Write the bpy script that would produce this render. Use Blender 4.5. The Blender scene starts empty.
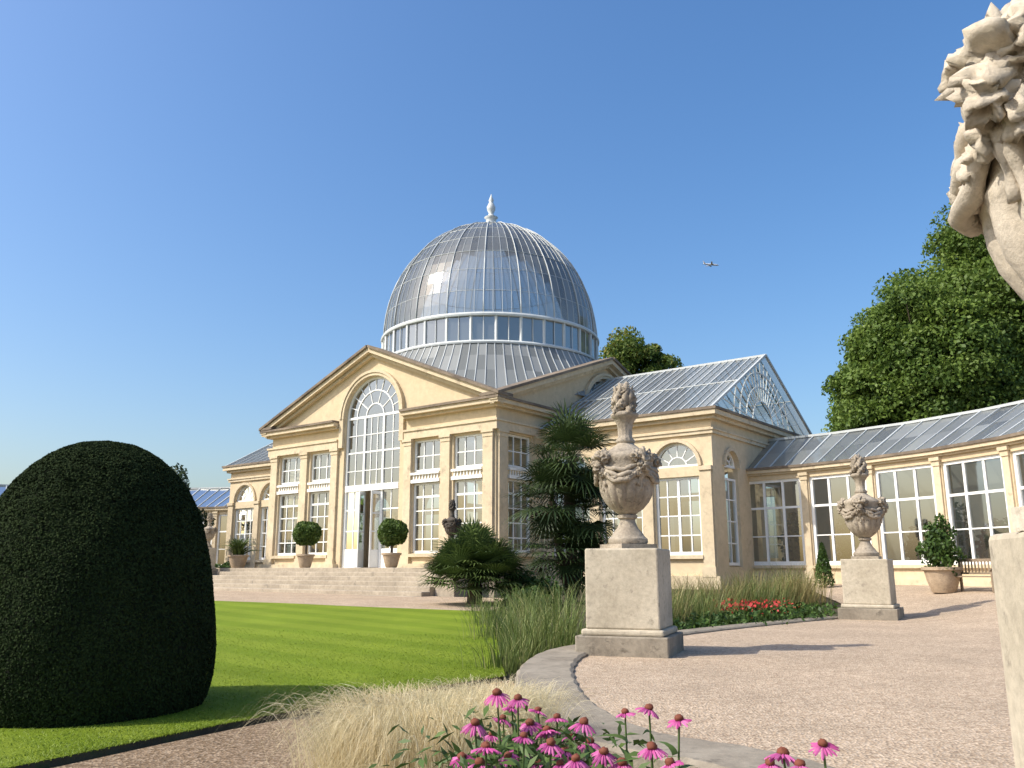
import bpy, bmesh, math, random
import numpy as np
from mathutils import Vector, Matrix, noise
R = math.radians
random.seed(7); rng = np.random.default_rng(7)
sc = bpy.context.scene; col = sc.collection
ORD = ['first','second','third','fourth','fifth','sixth','seventh','eighth','ninth','tenth','eleventh','twelfth','thirteenth','fourteenth','fifteenth','sixteenth','seventeenth','eighteenth','nineteenth','twentieth','twenty-first','twenty-second','twenty-third','twenty-fourth','twenty-fifth','twenty-sixth','twenty-seventh','twenty-eighth','twenty-ninth','thirtieth']

# ------------------------------------------------------------------ materials
def base_mat(name):
    m = bpy.data.materials.new(name); m.use_nodes = True
    nt = m.node_tree; nt.nodes.clear()
    out = nt.nodes.new('ShaderNodeOutputMaterial')
    return m, nt, out
def N(nt, t, **kw):
    n = nt.nodes.new(t)
    for k, v in kw.items():
        if k in n.inputs: n.inputs[k].default_value = v
        else: setattr(n, k, v)
    return n
def c4(c): return (c[0], c[1], c[2], 1)
def ramp(nt, src, stops):
    r = nt.nodes.new('ShaderNodeValToRGB'); e = r.color_ramp.elements
    while len(e) < len(stops): e.new(.5)
    for i, (p, c) in enumerate(stops):
        e[i].position = p; e[i].color = c4(c)
    nt.links.new(src, r.inputs[0]); return r.outputs[0]
def mixc(nt, f, a, b, mode='MIX'):
    n = nt.nodes.new('ShaderNodeMix'); n.data_type = 'RGBA'; n.blend_type = mode
    for i, v in ((0, f), (6, a), (7, b)):
        if hasattr(v, 'is_linked'): nt.links.new(v, n.inputs[i])
        elif i == 0: n.inputs[0].default_value = v
        else: n.inputs[i].default_value = c4(v)
    return n.outputs[2]
def noise_n(nt, pos, scale, detail=4, rough=.6):
    n = N(nt, 'ShaderNodeTexNoise', Scale=scale, Detail=detail, Roughness=rough)
    nt.links.new(pos, n.inputs['Vector']); return n.outputs['Fac']
def mottled(name, c1, c2, c3=None, s1=.5, s2=9, rough=.85, bump=.2, bdist=.02, mul=.55, spec=.3):
    m, nt, out = base_mat(name)
    b = N(nt, 'ShaderNodeBsdfPrincipled', Roughness=rough); b.inputs['Specular IOR Level'].default_value = spec
    pos = N(nt, 'ShaderNodeNewGeometry').outputs['Position']
    a = ramp(nt, noise_n(nt, pos, s1, 5), [(.35, c1), (.65, c2)])
    f = noise_n(nt, pos, s2, 6, .7)
    a = mixc(nt, mul, a, ramp(nt, f, [(.3, (.6,.6,.6)), (.7, (1.2,1.2,1.2))]), 'MULTIPLY')
    if c3:
        k = ramp(nt, noise_n(nt, pos, s2*.35, 6, .75), [(.56, (0,0,0)), (.68, (1,1,1))])
        a = mixc(nt, k, a, c3)
    nt.links.new(a, b.inputs['Base Color'])
    bp = N(nt, 'ShaderNodeBump', Strength=bump, Distance=bdist); nt.links.new(f, bp.inputs['Height']); nt.links.new(bp.outputs[0], b.inputs['Normal'])
    nt.links.new(b.outputs[0], out.inputs[0]); return m
def plain(name, c, rough=.5, metal=0):
    m, nt, out = base_mat(name)
    b = N(nt, 'ShaderNodeBsdfPrincipled', Roughness=rough, Metallic=metal)
    pos = N(nt, 'ShaderNodeNewGeometry').outputs['Position']
    f = noise_n(nt, pos, 3, 4)
    a = mixc(nt, f, [x*.85 for x in c], [min(1, x*1.08) for x in c])
    nt.links.new(a, b.inputs['Base Color']); nt.links.new(b.outputs[0], out.inputs[0]); return m
def leafy(name, c1, c2, c3=None, trans=.3, rough=.55, big=.25, spec=.3):
    m, nt, out = base_mat(name)
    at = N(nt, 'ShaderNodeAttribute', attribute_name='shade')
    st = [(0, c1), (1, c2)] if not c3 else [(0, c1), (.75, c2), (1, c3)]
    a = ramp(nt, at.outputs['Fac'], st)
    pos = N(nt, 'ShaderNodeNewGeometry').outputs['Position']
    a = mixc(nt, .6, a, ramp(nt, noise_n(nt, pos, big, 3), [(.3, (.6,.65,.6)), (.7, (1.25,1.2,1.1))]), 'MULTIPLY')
    b = N(nt, 'ShaderNodeBsdfPrincipled', Roughness=rough); b.inputs['Specular IOR Level'].default_value = spec
    nt.links.new(a, b.inputs['Base Color'])
    if trans > 0:
        t = N(nt, 'ShaderNodeBsdfTranslucent'); mx = N(nt, 'ShaderNodeMixShader'); mx.inputs[0].default_value = trans
        nt.links.new(a, t.inputs['Color'])
        nt.links.new(b.outputs[0], mx.inputs[1]); nt.links.new(t.outputs[0], mx.inputs[2]); nt.links.new(mx.outputs[0], out.inputs[0])
    else: nt.links.new(b.outputs[0], out.inputs[0])
    return m
def glass(name, tint, diff_lo, diff_hi, f_diff, f_gloss, rough=.03, gcol=(.92,.93,.92), tl=.45, blend=.3):
    m, nt, out = base_mat(name)
    at = N(nt, 'ShaderNodeAttribute', attribute_name='shade')
    colr = ramp(nt, at.outputs['Fac'], [(0, diff_lo), (1, diff_hi)])
    d0 = N(nt, 'ShaderNodeBsdfDiffuse'); nt.links.new(colr, d0.inputs[0])
    d1 = N(nt, 'ShaderNodeBsdfTranslucent'); nt.links.new(colr, d1.inputs[0])
    d = N(nt, 'ShaderNodeMixShader'); d.inputs[0].default_value = tl; nt.links.new(d0.outputs[0], d.inputs[1]); nt.links.new(d1.outputs[0], d.inputs[2])
    t = N(nt, 'ShaderNodeBsdfTransparent'); t.inputs[0].default_value = c4(tint)
    g = N(nt, 'ShaderNodeBsdfGlossy', Roughness=rough); g.inputs[0].default_value = c4(gcol)
    m1 = N(nt, 'ShaderNodeMixShader')
    mr = N(nt, 'ShaderNodeMapRange'); mr.inputs[3].default_value = f_diff*.75; mr.inputs[4].default_value = min(1, f_diff*1.2)
    nt.links.new(at.outputs['Fac'], mr.inputs[0]); nt.links.new(mr.outputs[0], m1.inputs[0])
    nt.links.new(t.outputs[0], m1.inputs[1]); nt.links.new(d.outputs[0], m1.inputs[2])
    lw = N(nt, 'ShaderNodeLayerWeight', Blend=blend)
    ad = N(nt, 'ShaderNodeMath', operation='ADD', use_clamp=True); nt.links.new(lw.outputs['Fresnel'], ad.inputs[0]); ad.inputs[1].default_value = f_gloss
    m2 = N(nt, 'ShaderNodeMixShader'); nt.links.new(ad.outputs[0], m2.inputs[0])
    nt.links.new(m1.outputs[0], m2.inputs[1]); nt.links.new(g.outputs[0], m2.inputs[2]); nt.links.new(m2.outputs[0], out.inputs[0]); return m

STONE = mottled('bath_stone', (.60,.475,.305), (.67,.545,.365), (.53,.42,.275), .35, 4, .88, .08, .02, .3)
STONE_TRIM = mottled('weathered_trim', (.58,.47,.315), (.67,.555,.385), (.39,.315,.22), .8, 5, .85, .12, .02, .4)
STONE_DARK = mottled('sooty_cornice', (.14,.11,.085), (.28,.22,.16), None, .9, 7, .9, .3)
URN = mottled('urn_stone', (.29,.24,.18), (.46,.39,.30), (.09,.078,.063), 2.4, 18, .9, .8, .025, .75)
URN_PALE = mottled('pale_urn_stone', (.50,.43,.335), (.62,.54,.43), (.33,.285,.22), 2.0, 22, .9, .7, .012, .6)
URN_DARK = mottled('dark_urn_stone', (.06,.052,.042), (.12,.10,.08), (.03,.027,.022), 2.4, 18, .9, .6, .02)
PED = mottled('pedestal_stone', (.43,.37,.275), (.56,.49,.375), (.28,.24,.185), 1.3, 16, .9, .4, .015)
KERB = mottled('kerb_stone', (.22,.185,.14), (.33,.285,.22), (.13,.11,.085), 1.5, 14, .9, .5, .02)
STEP = mottled('step_stone', (.34,.285,.215), (.45,.38,.29), (.24,.205,.16), .8, 9, .9, .3)
WHITE = plain('white_paint', (.86,.86,.83), .4)
GREYW = plain('grey_white_paint', (.50,.52,.51), .45)
RIBW = plain('pale_rib_paint', (.62,.64,.62), .45)
WOOD = mottled('bench_wood', (.20,.15,.10), (.30,.23,.16), None, 3, 30, .8, .3)
TERRA = mottled('planter_stone', (.36,.27,.18), (.47,.36,.25), (.22,.17,.12), 3, 20, .85, .3)
DARKIN = plain('interior_wall', (.36,.34,.29), .9)
BARK = mottled('bark', (.07,.05,.035), (.13,.10,.07), None, 2, 20, .95, .6, .03)
LEAD = plain('lead', (.30,.31,.32), .5)
WGLASS = glass('window_glass', (.74,.79,.78), (.06,.065,.06), (.22,.23,.22), .20, .24)
CGLASS = glass('clear_glass', (.92,.94,.94), (.5,.54,.54), (.62,.65,.65), .42, .2)
LATTICE = glass('gable_glass', (.95,.97,.97), (.2,.21,.21), (.25,.27,.27), .04, .03)
DGLASS = glass('dome_glass', (.92,.94,.935), (.50,.52,.51), (.60,.62,.605), .44, .07, .12, (.9,.9,.88), .5)
RGLASS = glass('roof_glass', (.80,.83,.82), (.34,.355,.345), (.54,.56,.545), .56, .02, .2, (.75,.75,.72), .45, .14)
SKIRT = glass('skirt_glazing', (.5,.53,.52), (.31,.325,.315), (.38,.39,.375), .92, .02, .3, (.7,.7,.68), .25, .2)

def gravel_mat(name, cols, scale):
    m, nt, out = base_mat(name)
    pos = N(nt, 'ShaderNodeNewGeometry').outputs['Position']
    v = N(nt, 'ShaderNodeTexVoronoi', Scale=scale); nt.links.new(pos, v.inputs['Vector'])
    sp = N(nt, 'ShaderNodeSeparateColor'); nt.links.new(v.outputs['Color'], sp.inputs[0])
    a = ramp(nt, sp.outputs[0], [(0, cols[0]), (.5, cols[1]), (1, cols[2])])
    a = mixc(nt, .7, a, ramp(nt, noise_n(nt, pos, .7, 6, .7), [(.3, (.75,.74,.72)), (.7, (1.15,1.13,1.1))]), 'MULTIPLY')
    a = mixc(nt, .6, a, ramp(nt, noise_n(nt, pos, 6, 6, .8), [(.3, (.72,.72,.72)), (.7, (1.2,1.2,1.2))]), 'MULTIPLY')
    b = N(nt, 'ShaderNodeBsdfPrincipled', Roughness=.95); b.inputs['Specular IOR Level'].default_value = .1
    nt.links.new(a, b.inputs['Base Color'])
    bp = N(nt, 'ShaderNodeBump', Strength=.8, Distance=.015); nt.links.new(v.outputs['Distance'], bp.inputs['Height']); nt.links.new(bp.outputs[0], b.inputs['Normal'])
    nt.links.new(b.outputs[0], out.inputs[0]); return m
GRAVEL = gravel_mat('pink_gravel', [(.31,.23,.16), (.46,.355,.255), (.58,.465,.35)], 44)
PATHG = gravel_mat('brown_gravel', [(.13,.09,.055), (.24,.17,.11), (.37,.285,.20)], 36)
SOIL = mottled('soil', (.05,.04,.025), (.08,.07,.035), (.045,.06,.02), 1, 12, .95, .6, .05)
def lawn_mat():
    m, nt, out = base_mat('mown_lawn')
    pos = N(nt, 'ShaderNodeNewGeometry').outputs['Position']
    mp = N(nt, 'ShaderNodeMapping'); mp.inputs['Rotation'].default_value = (0,0,R(-50)); nt.links.new(pos, mp.inputs[0])
    w = N(nt, 'ShaderNodeTexWave', Scale=.24, Distortion=.5); w.wave_profile = 'SIN'; nt.links.new(mp.outputs[0], w.inputs['Vector'])
    a = ramp(nt, w.outputs['Fac'], [(.35, (.172,.25,.018)), (.65, (.212,.287,.027))])
    a = mixc(nt, .7, a, ramp(nt, noise_n(nt, pos, .6, 5), [(.3, (.82,.78,.65)), (.7, (1.2,1.12,1.1))]), 'MULTIPLY')
    f = noise_n(nt, pos, 38, 6, .8)
    a = mixc(nt, .8, a, ramp(nt, f, [(.3, (.6,.64,.5)), (.7, (1.3,1.3,1.2))]), 'MULTIPLY')
    b = N(nt, 'ShaderNodeBsdfPrincipled', Roughness=.9); b.inputs['Specular IOR Level'].default_value = .15
    nt.links.new(a, b.inputs['Base Color'])
    bp = N(nt, 'ShaderNodeBump', Strength=.8, Distance=.04); nt.links.new(f, bp.inputs['Height']); nt.links.new(bp.outputs[0], b.inputs['Normal'])
    nt.links.new(b.outputs[0], out.inputs[0]); return m
LAWN = lawn_mat()
YEW = leafy('yew_leaf', (.015,.025,.009), (.034,.052,.017), trans=0, big=1.8, rough=.9, spec=.1)
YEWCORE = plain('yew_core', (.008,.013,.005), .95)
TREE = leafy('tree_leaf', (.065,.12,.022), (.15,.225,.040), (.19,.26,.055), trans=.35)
TREE2 = leafy('turning_leaf', (.06,.105,.020), (.15,.21,.04), (.25,.23,.05), trans=.35)
BUSH = leafy('bush_leaf', (.028,.06,.013), (.085,.15,.03), trans=.2, big=1.5)
TOPI = leafy('topiary_leaf', (.045,.085,.016), (.13,.20,.04), trans=.25, big=2.5)
DARKB = leafy('dark_conifer_leaf', (.012,.028,.010), (.04,.07,.022), trans=.1, big=1.0)
PALM = leafy('palm_leaf', (.016,.034,.011), (.065,.10,.03), trans=.15, big=1)
SPIKY = leafy('spiky_leaf', (.035,.062,.016), (.13,.18,.05), trans=.2, big=1)
REED = leafy('reed_blade', (.07,.115,.025), (.21,.26,.075), (.40,.36,.17), trans=.3, big=1)
DRY = leafy('dry_grass_blade', (.17,.16,.06), (.34,.28,.12), (.46,.38,.20), trans=.3, big=1)
STRAW = leafy('straw_blade', (.58,.48,.28), (.78,.68,.45), (.88,.80,.60), trans=.4, big=3)
LAWNB = leafy('lawn_blade', (.17,.24,.018), (.26,.34,.04), trans=.35, big=.7)
PETAL = leafy('pink_petal', (.52,.07,.30), (.72,.20,.48), trans=.35, big=6)
CONE = plain('rusty_cone', (.17,.045,.02), .8)
STEM = leafy('flower_stem', (.05,.09,.025), (.10,.16,.04), trans=.15, big=2)
RED = leafy('red_petal', (.42,.025,.03), (.62,.07,.06), trans=.25, big=2)
CRIMSON = leafy('dark_red_leaf', (.05,.012,.015), (.14,.03,.03), trans=.2, big=2)
PLANEW = plain('aircraft_white', (.75,.76,.78), .35)

# ------------------------------------------------------------------ mesh helpers
class MB:
    def __init__(s): s.v = []; s.f = []; s.a = []
    def add(s, vs, fs, M=None, val=None):
        o = len(s.v)
        s.v += [tuple(M @ Vector(p)) if M is not None else tuple(p) for p in vs]
        for f in fs:
            s.f.append([i+o for i in f]); s.a.append(random.random() if val is None else val)
        return s
    def box(s, x0,x1,y0,y1,z0,z1, M=None):
        return s.add([(x0,y0,z0),(x1,y0,z0),(x1,y1,z0),(x0,y1,z0),(x0,y0,z1),(x1,y0,z1),(x1,y1,z1),(x0,y1,z1)],
              [(3,2,1,0),(4,5,6,7),(0,1,5,4),(1,2,6,5),(2,3,7,6),(3,0,4,7)], M)
    def bar(s, p, q, w, d=None, up=(0,0,1), M=None):
        d = d or w; p = Vector(p); q = Vector(q); t = (q-p)
        if t.length < 1e-5: return s
        t.normalize(); up = Vector(up)
        if abs(t.dot(up)) > .98: up = Vector((0,1,0)) if abs(t.y) < .9 else Vector((1,0,0))
        a = t.cross(up).normalized()*w/2; b = a.cross(t).normalized()*d/2
        return s.add([p-a-b,p+a-b,p+a+b,p-a+b,q-a-b,q+a-b,q+a+b,q-a+b],[(3,2,1,0),(4,5,6,7),(0,1,5,4),(1,2,6,5),(2,3,7,6),(3,0,4,7)], M)
    def tube(s, pts, rad, n=8, M=None):
        vs = []; fs = []; pts = [Vector(p) for p in pts]
        for i, p in enumerate(pts):
            t = (pts[min(i+1,len(pts)-1)]-pts[max(i-1,0)]).normalized()
            up = Vector((0,0,1)) if abs(t.z) < .9 else Vector((1,0,0))
            a = t.cross(up).normalized(); b = a.cross(t); r = rad[i] if hasattr(rad,'__len__') else rad
            for k in range(n):
                w = 2*math.pi*k/n; vs.append(p+a*math.cos(w)*r+b*math.sin(w)*r)
        for i in range(len(pts)-1):
            for k in range(n): fs.append((i*n+k,i*n+(k+1)%n,(i+1)*n+(k+1)%n,(i+1)*n+k))
        fs.append(tuple(range(n))[::-1]); fs.append(tuple((len(pts)-1)*n+k for k in range(n)))
        return s.add(vs, fs, M)
    def lathe(s, prof, n=32, c=(0,0,0), fn=None):
        vs = []; fs = []
        for r, z in prof:
            for k in range(n):
                w = 2*math.pi*k/n; rr = r*(fn(w,z) if fn else 1)
                vs.append((c[0]+rr*math.cos(w), c[1]+rr*math.sin(w), c[2]+z))
        for i in range(len(prof)-1):
            for k in range(n): fs.append((i*n+k,i*n+(k+1)%n,(i+1)*n+(k+1)%n,(i+1)*n+k))
        fs.append(tuple(range(n))[::-1]); fs.append(tuple((len(prof)-1)*n+k for k in range(n)))
        return s.add(vs, fs)
    def lump(s, c, r, seed=0, amp=.25, sq=(1,1,1), n=8, m=6, fr=1.7):
        vs = [(c[0],c[1],c[2]+r*sq[2])]; fs = []
        for i in range(1, m):
            th = math.pi*i/m
            for k in range(n):
                ph = 2*math.pi*k/n; d = Vector((math.sin(th)*math.cos(ph), math.sin(th)*math.sin(ph), math.cos(th)))
                rr = r*(1+amp*noise.noise(d*fr+Vector((seed,seed*.7,0)))+amp*.45*noise.noise(d*fr*2.6+Vector((seed*.3,0,seed))))
                vs.append((c[0]+d.x*rr*sq[0], c[1]+d.y*rr*sq[1], c[2]+d.z*rr*sq[2]))
        vs.append((c[0],c[1],c[2]-r*sq[2])); L = len(vs)-1
        for k in range(n):
            fs.append((0,1+k,1+(k+1)%n)); fs.append((L,1+(m-2)*n+(k+1)%n,1+(m-2)*n+k))
        for i in range(m-2):
            for k in range(n): fs.append((1+i*n+k,1+(i+1)*n+k,1+(i+1)*n+(k+1)%n,1+i*n+(k+1)%n))
        return s.add(vs, fs)
    def build(s, name, m, parent=None, smooth=False, bevel=0):
        me = bpy.data.meshes.new(name); me.from_pydata(s.v, [], s.f); me.materials.append(m)
        at = me.attributes.new('shade', 'FLOAT', 'FACE'); at.data.foreach_set('value', np.array(s.a, dtype=np.float32))
        if smooth: me.polygons.foreach_set('use_smooth', [True]*len(me.polygons))
        o = bpy.data.objects.new(name, me); col.objects.link(o); o.parent = parent
        if bevel:
            b = o.modifiers.new('bevel', 'BEVEL'); b.width = bevel; b.segments = 2; b.limit_method = 'ANGLE'
        return o
def npmesh(name, V, F, m, parent=None, shade=None):
    V = np.asarray(V, dtype=np.float32); F = np.asarray(F, dtype=np.int32)
    me = bpy.data.meshes.new(name); k = F.shape[1]; n = len(F)
    me.vertices.add(len(V)); me.vertices.foreach_set('co', V.ravel())
    me.loops.add(n*k); me.loops.foreach_set('vertex_index', F.ravel())
    me.polygons.add(n); me.polygons.foreach_set('loop_start', np.arange(0, n*k, k, dtype=np.int32))
    me.update(calc_edges=True); me.materials.append(m)
    at = me.attributes.new('shade', 'FLOAT', 'FACE')
    at.data.foreach_set('value', np.asarray(rng.random(n) if shade is None else shade, dtype=np.float32))
    o = bpy.data.objects.new(name, me); col.objects.link(o); o.parent = parent; return o
def unit(a): return a/np.maximum(np.linalg.norm(a, axis=1, keepdims=True), 1e-9)
def leaves(name, P, size, m, parent=None, nrm=None, aspect=.55, jit=.7, shade=None):
    n = len(P); nn = rng.normal(size=(n,3))
    if nrm is not None: nn = nrm+nn*jit
    nn = unit(nn); u = unit(np.cross(nn, rng.normal(size=(n,3)))); v = np.cross(nn, u)
    sz = size*(.6+.8*rng.random((n,1)))
    V = np.stack([P-u*sz, P+v*sz*aspect+nn*sz*.15, P+u*sz, P-v*sz*aspect+nn*sz*.15], 1).reshape(-1,3)
    return npmesh(name, V, np.arange(n*4).reshape(n,4), m, parent, shade)
def blade_arrays(base, h, d, spread, width, seg=4, droop=.3):
    n = len(base); t = np.linspace(0,1,seg+1)[None,:,None]
    h = h[:,None,None]; sp = spread[:,None,None]
    up = np.array([0,0,1.])[None,None,:]
    c = base[:,None,:]+up*h*(t-droop*t**3)+d[:,None,:]*sp*t**1.7
    side = unit(np.cross(d, np.array([0,0,1.]))+rng.normal(size=(n,3))*.3)[:,None,:]
    w = width[:,None,None]*(1-t**1.6*.95)
    V = np.stack([c-side*w/2, c+side*w/2], 2).reshape(n,-1,3)
    k = (seg+1)*2
    fi = np.array([[2*i,2*i+1,2*i+3,2*i+2] for i in range(seg)])
    F = (np.arange(n)[:,None,None]*k+fi[None]).reshape(-1,4)
    return V.reshape(-1,3), F
def blades(name, base, h, d, spread, width, m, parent=None, seg=4, droop=.3):
    V, F = blade_arrays(base, h, d, spread, width, seg, droop)
    return npmesh(name, V, F, m, parent, np.repeat(rng.random(len(base)), seg))
def dirs(n):
    a = rng.random(n)*2*np.pi; return np.stack([np.cos(a), np.sin(a), 0*a], 1)
def tag(o, label=None, cat=None, group=None, kind=None):
    for k, v in (('label',label),('category',cat),('group',group),('kind',kind)):
        if v: o[k] = v
    return o
def thing(name, loc, label, cat, group=None, rz=0):
    o = bpy.data.objects.new(name, None); o.location = loc; o.rotation_euler = (0,0,rz); o.empty_display_size = .2
    col.objects.link(o); return tag(o, label, cat, group)
def dup(root, loc, rz, label, s=1, m=None):
    r = root.copy(); col.objects.link(r); r.location = loc; r.rotation_euler = (0,0,rz); r.scale = (s,)*3; r['label'] = label
    for ch in list(root.children):
        c = ch.copy(); col.objects.link(c); c.parent = r
        if m: c.material_slots[0].link = 'OBJECT'; c.material_slots[0].material = m
        for g in ch.children:
            d = g.copy(); col.objects.link(d); d.parent = c
    return r
def panel(loops, depth):
    cu = bpy.data.curves.new('tmp', 'CURVE'); cu.dimensions = '2D'; cu.fill_mode = 'BOTH'; cu.extrude = depth/2
    for lp in loops:
        sp = cu.splines.new('POLY'); sp.points.add(len(lp)-1); sp.use_cyclic_u = True
        for p, q in zip(sp.points, lp): p.co = (q[0], q[1], 0, 1)
    ob = bpy.data.objects.new('tmp', cu); col.objects.link(ob)
    me = bpy.data.meshes.new_from_object(ob)
    vs = [(v.co.x, v.co.y, v.co.z-depth/2) for v in me.vertices]; fs = [tuple(p.vertices) for p in me.polygons]
    bpy.data.objects.remove(ob); bpy.data.curves.remove(cu); bpy.data.meshes.remove(me)
    return vs, fs
def FM(o, x, z):
    x = Vector(x).normalized(); z = Vector(z).normalized(); y = z.cross(x)
    return Matrix(((x.x,y.x,z.x,o[0]),(x.y,y.y,z.y,o[1]),(x.z,y.z,z.z,o[2]),(0,0,0,1)))
def rect(x0,x1,z0,z1): return [(x0,z0),(x1,z0),(x1,z1),(x0,z1)]
def arch(cx, h, z0, zs, n=20): return [(cx-h,z0),(cx+h,z0)]+[(cx+h*math.cos(math.pi*i/n), zs+h*math.sin(math.pi*i/n)) for i in range(n+1)]
def lbox(mb, M, x0,x1,z0,z1,c0,c1): mb.box(x0,x1,z0,z1,c0,c1,M)      # along, up, out
def arcbars(mb, M, cx, zs, r, w, d, n=14, c=0, a0=0, a1=math.pi):
    for i in range(n):
        p, q = [(cx+r*math.cos(a0+(a1-a0)*t/n), zs+r*math.sin(a0+(a1-a0)*t/n), c) for t in (i,i+1)]
        mb.bar(p, q, w, d, up=(0,0,1), M=M)
def window(parent, M, x0,x1,z0,z1,cols,rows,fw=.09,mw=.05,heavy=(),c=-.18):
    mb = MB()
    lbox(mb,M,x0,x0+fw,z0,z1,c-.06,c+.06); lbox(mb,M,x1-fw,x1,z0,z1,c-.06,c+.06)
    lbox(mb,M,x0+fw,x1-fw,z0,z0+fw*1.3,c-.06,c+.055); lbox(mb,M,x0+fw,x1-fw,z1-fw,z1,c-.06,c+.055)
    for i in range(1,cols):
        x = x0+(x1-x0)*i/cols; w = mw*2.2 if ('v',i) in heavy else mw
        lbox(mb,M,x-w/2,x+w/2,z0+fw,z1-fw,c-.035,c+.035)
    for i in range(1,rows):
        z = z0+(z1-z0)*i/rows; w = mw*2 if ('h',i) in heavy else mw
        lbox(mb,M,x0+fw,x1-fw,z-w/2,z+w/2,c-.03,c+.03)
    w = mb.build('window', WHITE, parent)
    g = MB()
    for i in range(cols):
        for j in range(rows):
            a,b = x0+(x1-x0)*i/cols, x0+(x1-x0)*(i+1)/cols; e,f = z0+(z1-z0)*j/rows, z0+(z1-z0)*(j+1)/rows
            t = [random.uniform(-.008,.008) for _ in range(2)]
            g.add([(a,e,c+t[0]),(b,e,c+t[1]),(b,f,c-t[0]),(a,f,c-t[1])],[(0,1,2,3)],M)
    g.build('glass', WGLASS, w); return w
def fanlight(parent, M, cx, h, zs, nrad=5, rings=(.45,), c=-.18, w0=.09, sill=True, mat=WGLASS):
    mb = MB(); arcbars(mb,M,cx,zs,h-w0/2,w0,.12,18,c)
    for r in rings: arcbars(mb,M,cx,zs,h*r,.05,.06,14,c)
    for i in range(1,nrad+1):
        a = math.pi*i/(nrad+1); r0 = h*rings[0]
        mb.bar((cx+r0*math.cos(a),zs+r0*math.sin(a),c),(cx+h*math.cos(a),zs+h*math.sin(a),c),.04,.05,up=(0,0,1),M=M)
    if sill: lbox(mb,M,cx-h,cx+h,zs,zs+w0,c-.07,c+.07)
    w = mb.build('fanlight', WHITE, parent)
    g = MB(); n = 16
    g.add([(cx,zs,c)]+[(cx+h*math.cos(math.pi*i/n),zs+h*math.sin(math.pi*i/n),c) for i in range(n+1)],[(0,i+1,i+2) for i in range(n)],M)
    g.build('glass', mat, w); return w
def pilaster(parent, M, cx, w, z0, z1, proj=.14):
    mb = MB()
    lbox(mb,M,cx-w/2,cx+w/2,z0+.45,z1-.3,0.0,proj)
    lbox(mb,M,cx-w/2-.06,cx+w/2+.06,z0,z0+.3,0,proj+.07); lbox(mb,M,cx-w/2-.03,cx+w/2+.03,z0+.3,z0+.45,0,proj+.04)
    lbox(mb,M,cx-w/2-.03,cx+w/2+.03,z1-.3,z1-.12,0,proj+.03); lbox(mb,M,cx-w/2-.07,cx+w/2+.07,z1-.12,z1,0,proj+.08)
    return mb.build('pilaster', STONE_TRIM, parent)

# ------------------------------------------------------------------ terrain
def sm(t): t = min(1,max(0,t)); return t*t*(3-2*t)
WC = (-.9, 23.0)
def Tw(x,y): return sm((math.hypot(x-WC[0],y-WC[1])-10)/6)*sm((y-12)/8)*sm((x+2)/6)
def Lg(y): return float(np.interp(y,[12,27,33,45],[-.45,.12,.17,.22]))
def H(x,y):
    t = Tw(x,y); L = Lg(y); return L+(.62-L)*t
def G(x,y): return max(0,.65*Tw(x,y),H(x,y)+.03)
def smooth(pts, n):
    P = [Vector((*p,0)) for p in pts]; P = [2*P[0]-P[1]]+P+[2*P[-1]-P[-2]]; out = []
    for i in range(n):
        t = i/(n-1)*(len(pts)-1); k = min(int(t), len(pts)-2); t -= k; a,b,c,d = P[k:k+4]
        out.append(.5*(2*b+(c-a)*t+(2*a-5*b+4*c-d)*t*t+(3*b-a-3*c+d)*t**3))
    return out
def sheet(name, A, B, hf, m, n=60, k=30, pw=1.0):
    a = smooth(A,n); b = smooth(B,n); mb = MB(); vs = []
    for i in range(n):
        for j in range(k+1):
            p = a[i].lerp(b[i],(j/k)**pw); vs.append((p.x,p.y,hf(p.x,p.y)))
    mb.add(vs,[(i*(k+1)+j,(i+1)*(k+1)+j,(i+1)*(k+1)+j+1,i*(k+1)+j+1) for i in range(n-1) for j in range(k)])
    o = mb.build(name,m,smooth=True); o['kind'] = 'structure'; return o
xs = [-3000,-1200,-500,-200,-100]+list(np.linspace(-60,60,81))+[100,200,500,1200,3000]
ys = [-3000,-800,-200,-60]+list(np.linspace(-20,80,71))+[120,200,500,1200,3000]
mb = MB(); W = len(ys)
mb.add([(x,y,H(x,y)-.02) for x in xs for y in ys],[(i*W+j,(i+1)*W+j,(i+1)*W+j+1,i*W+j+1) for i in range(len(xs)-1) for j in range(W-1)])
mb.build('ground', SOIL, smooth=True)['kind'] = 'structure'

KC = [(1.5,1.5),(1.25,2.8),(1.45,4.4),(1.75,5.2),(1.45,5.85),(.85,6.5),(.52,7.8),(.45,9.4),(.55,11.2),(.95,13.0),(2.0,15.1),(3.6,17.3),(6.0,20.0),(8.2,22.3)]
sheet('gravel_court', KC+[(9.6,25),(10.4,30),(11.5,38)], [(32,-3),(32,0),(32,2),(32,4),(32,6),(32,8),(32,10),(32,12),(32,14),(32,16),(32,18),(32,20),(32,22),(32,25),(32,29),(32,34),(32,38)], G, GRAVEL, 160, 60, 1.6)
# kerb
kc = smooth(KC, 120); mb = MB(); vs = []
for i,p in enumerate(kc):
    t = (kc[min(i+1,119)]-kc[max(i-1,0)]).normalized(); nn = Vector((-t.y,t.x,0))
    if nn.dot(Vector((9,12,0))-p) > 0: nn = -nn
    wob = .012*math.sin(i*2.1); wd = .20+.22*sm((92-i)/10)
    for o_,z in ((wd+wob,-.55),(wd+wob,.02),(wd-.04+wob,.05),(-.2+wob,.05),(-.24+wob,.025),(-.24,-.1)):
        q = p+nn*o_; vs.append((q.x,q.y,z))
mb.add(vs,[(i*6+j,(i+1)*6+j,(i+1)*6+j+1,i*6+j+1) for i in range(119) for j in range(5)])
tag(mb.build('stone_kerb',KERB), 'curved grey stone kerb edging the pink gravel court', 'kerb')
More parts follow.
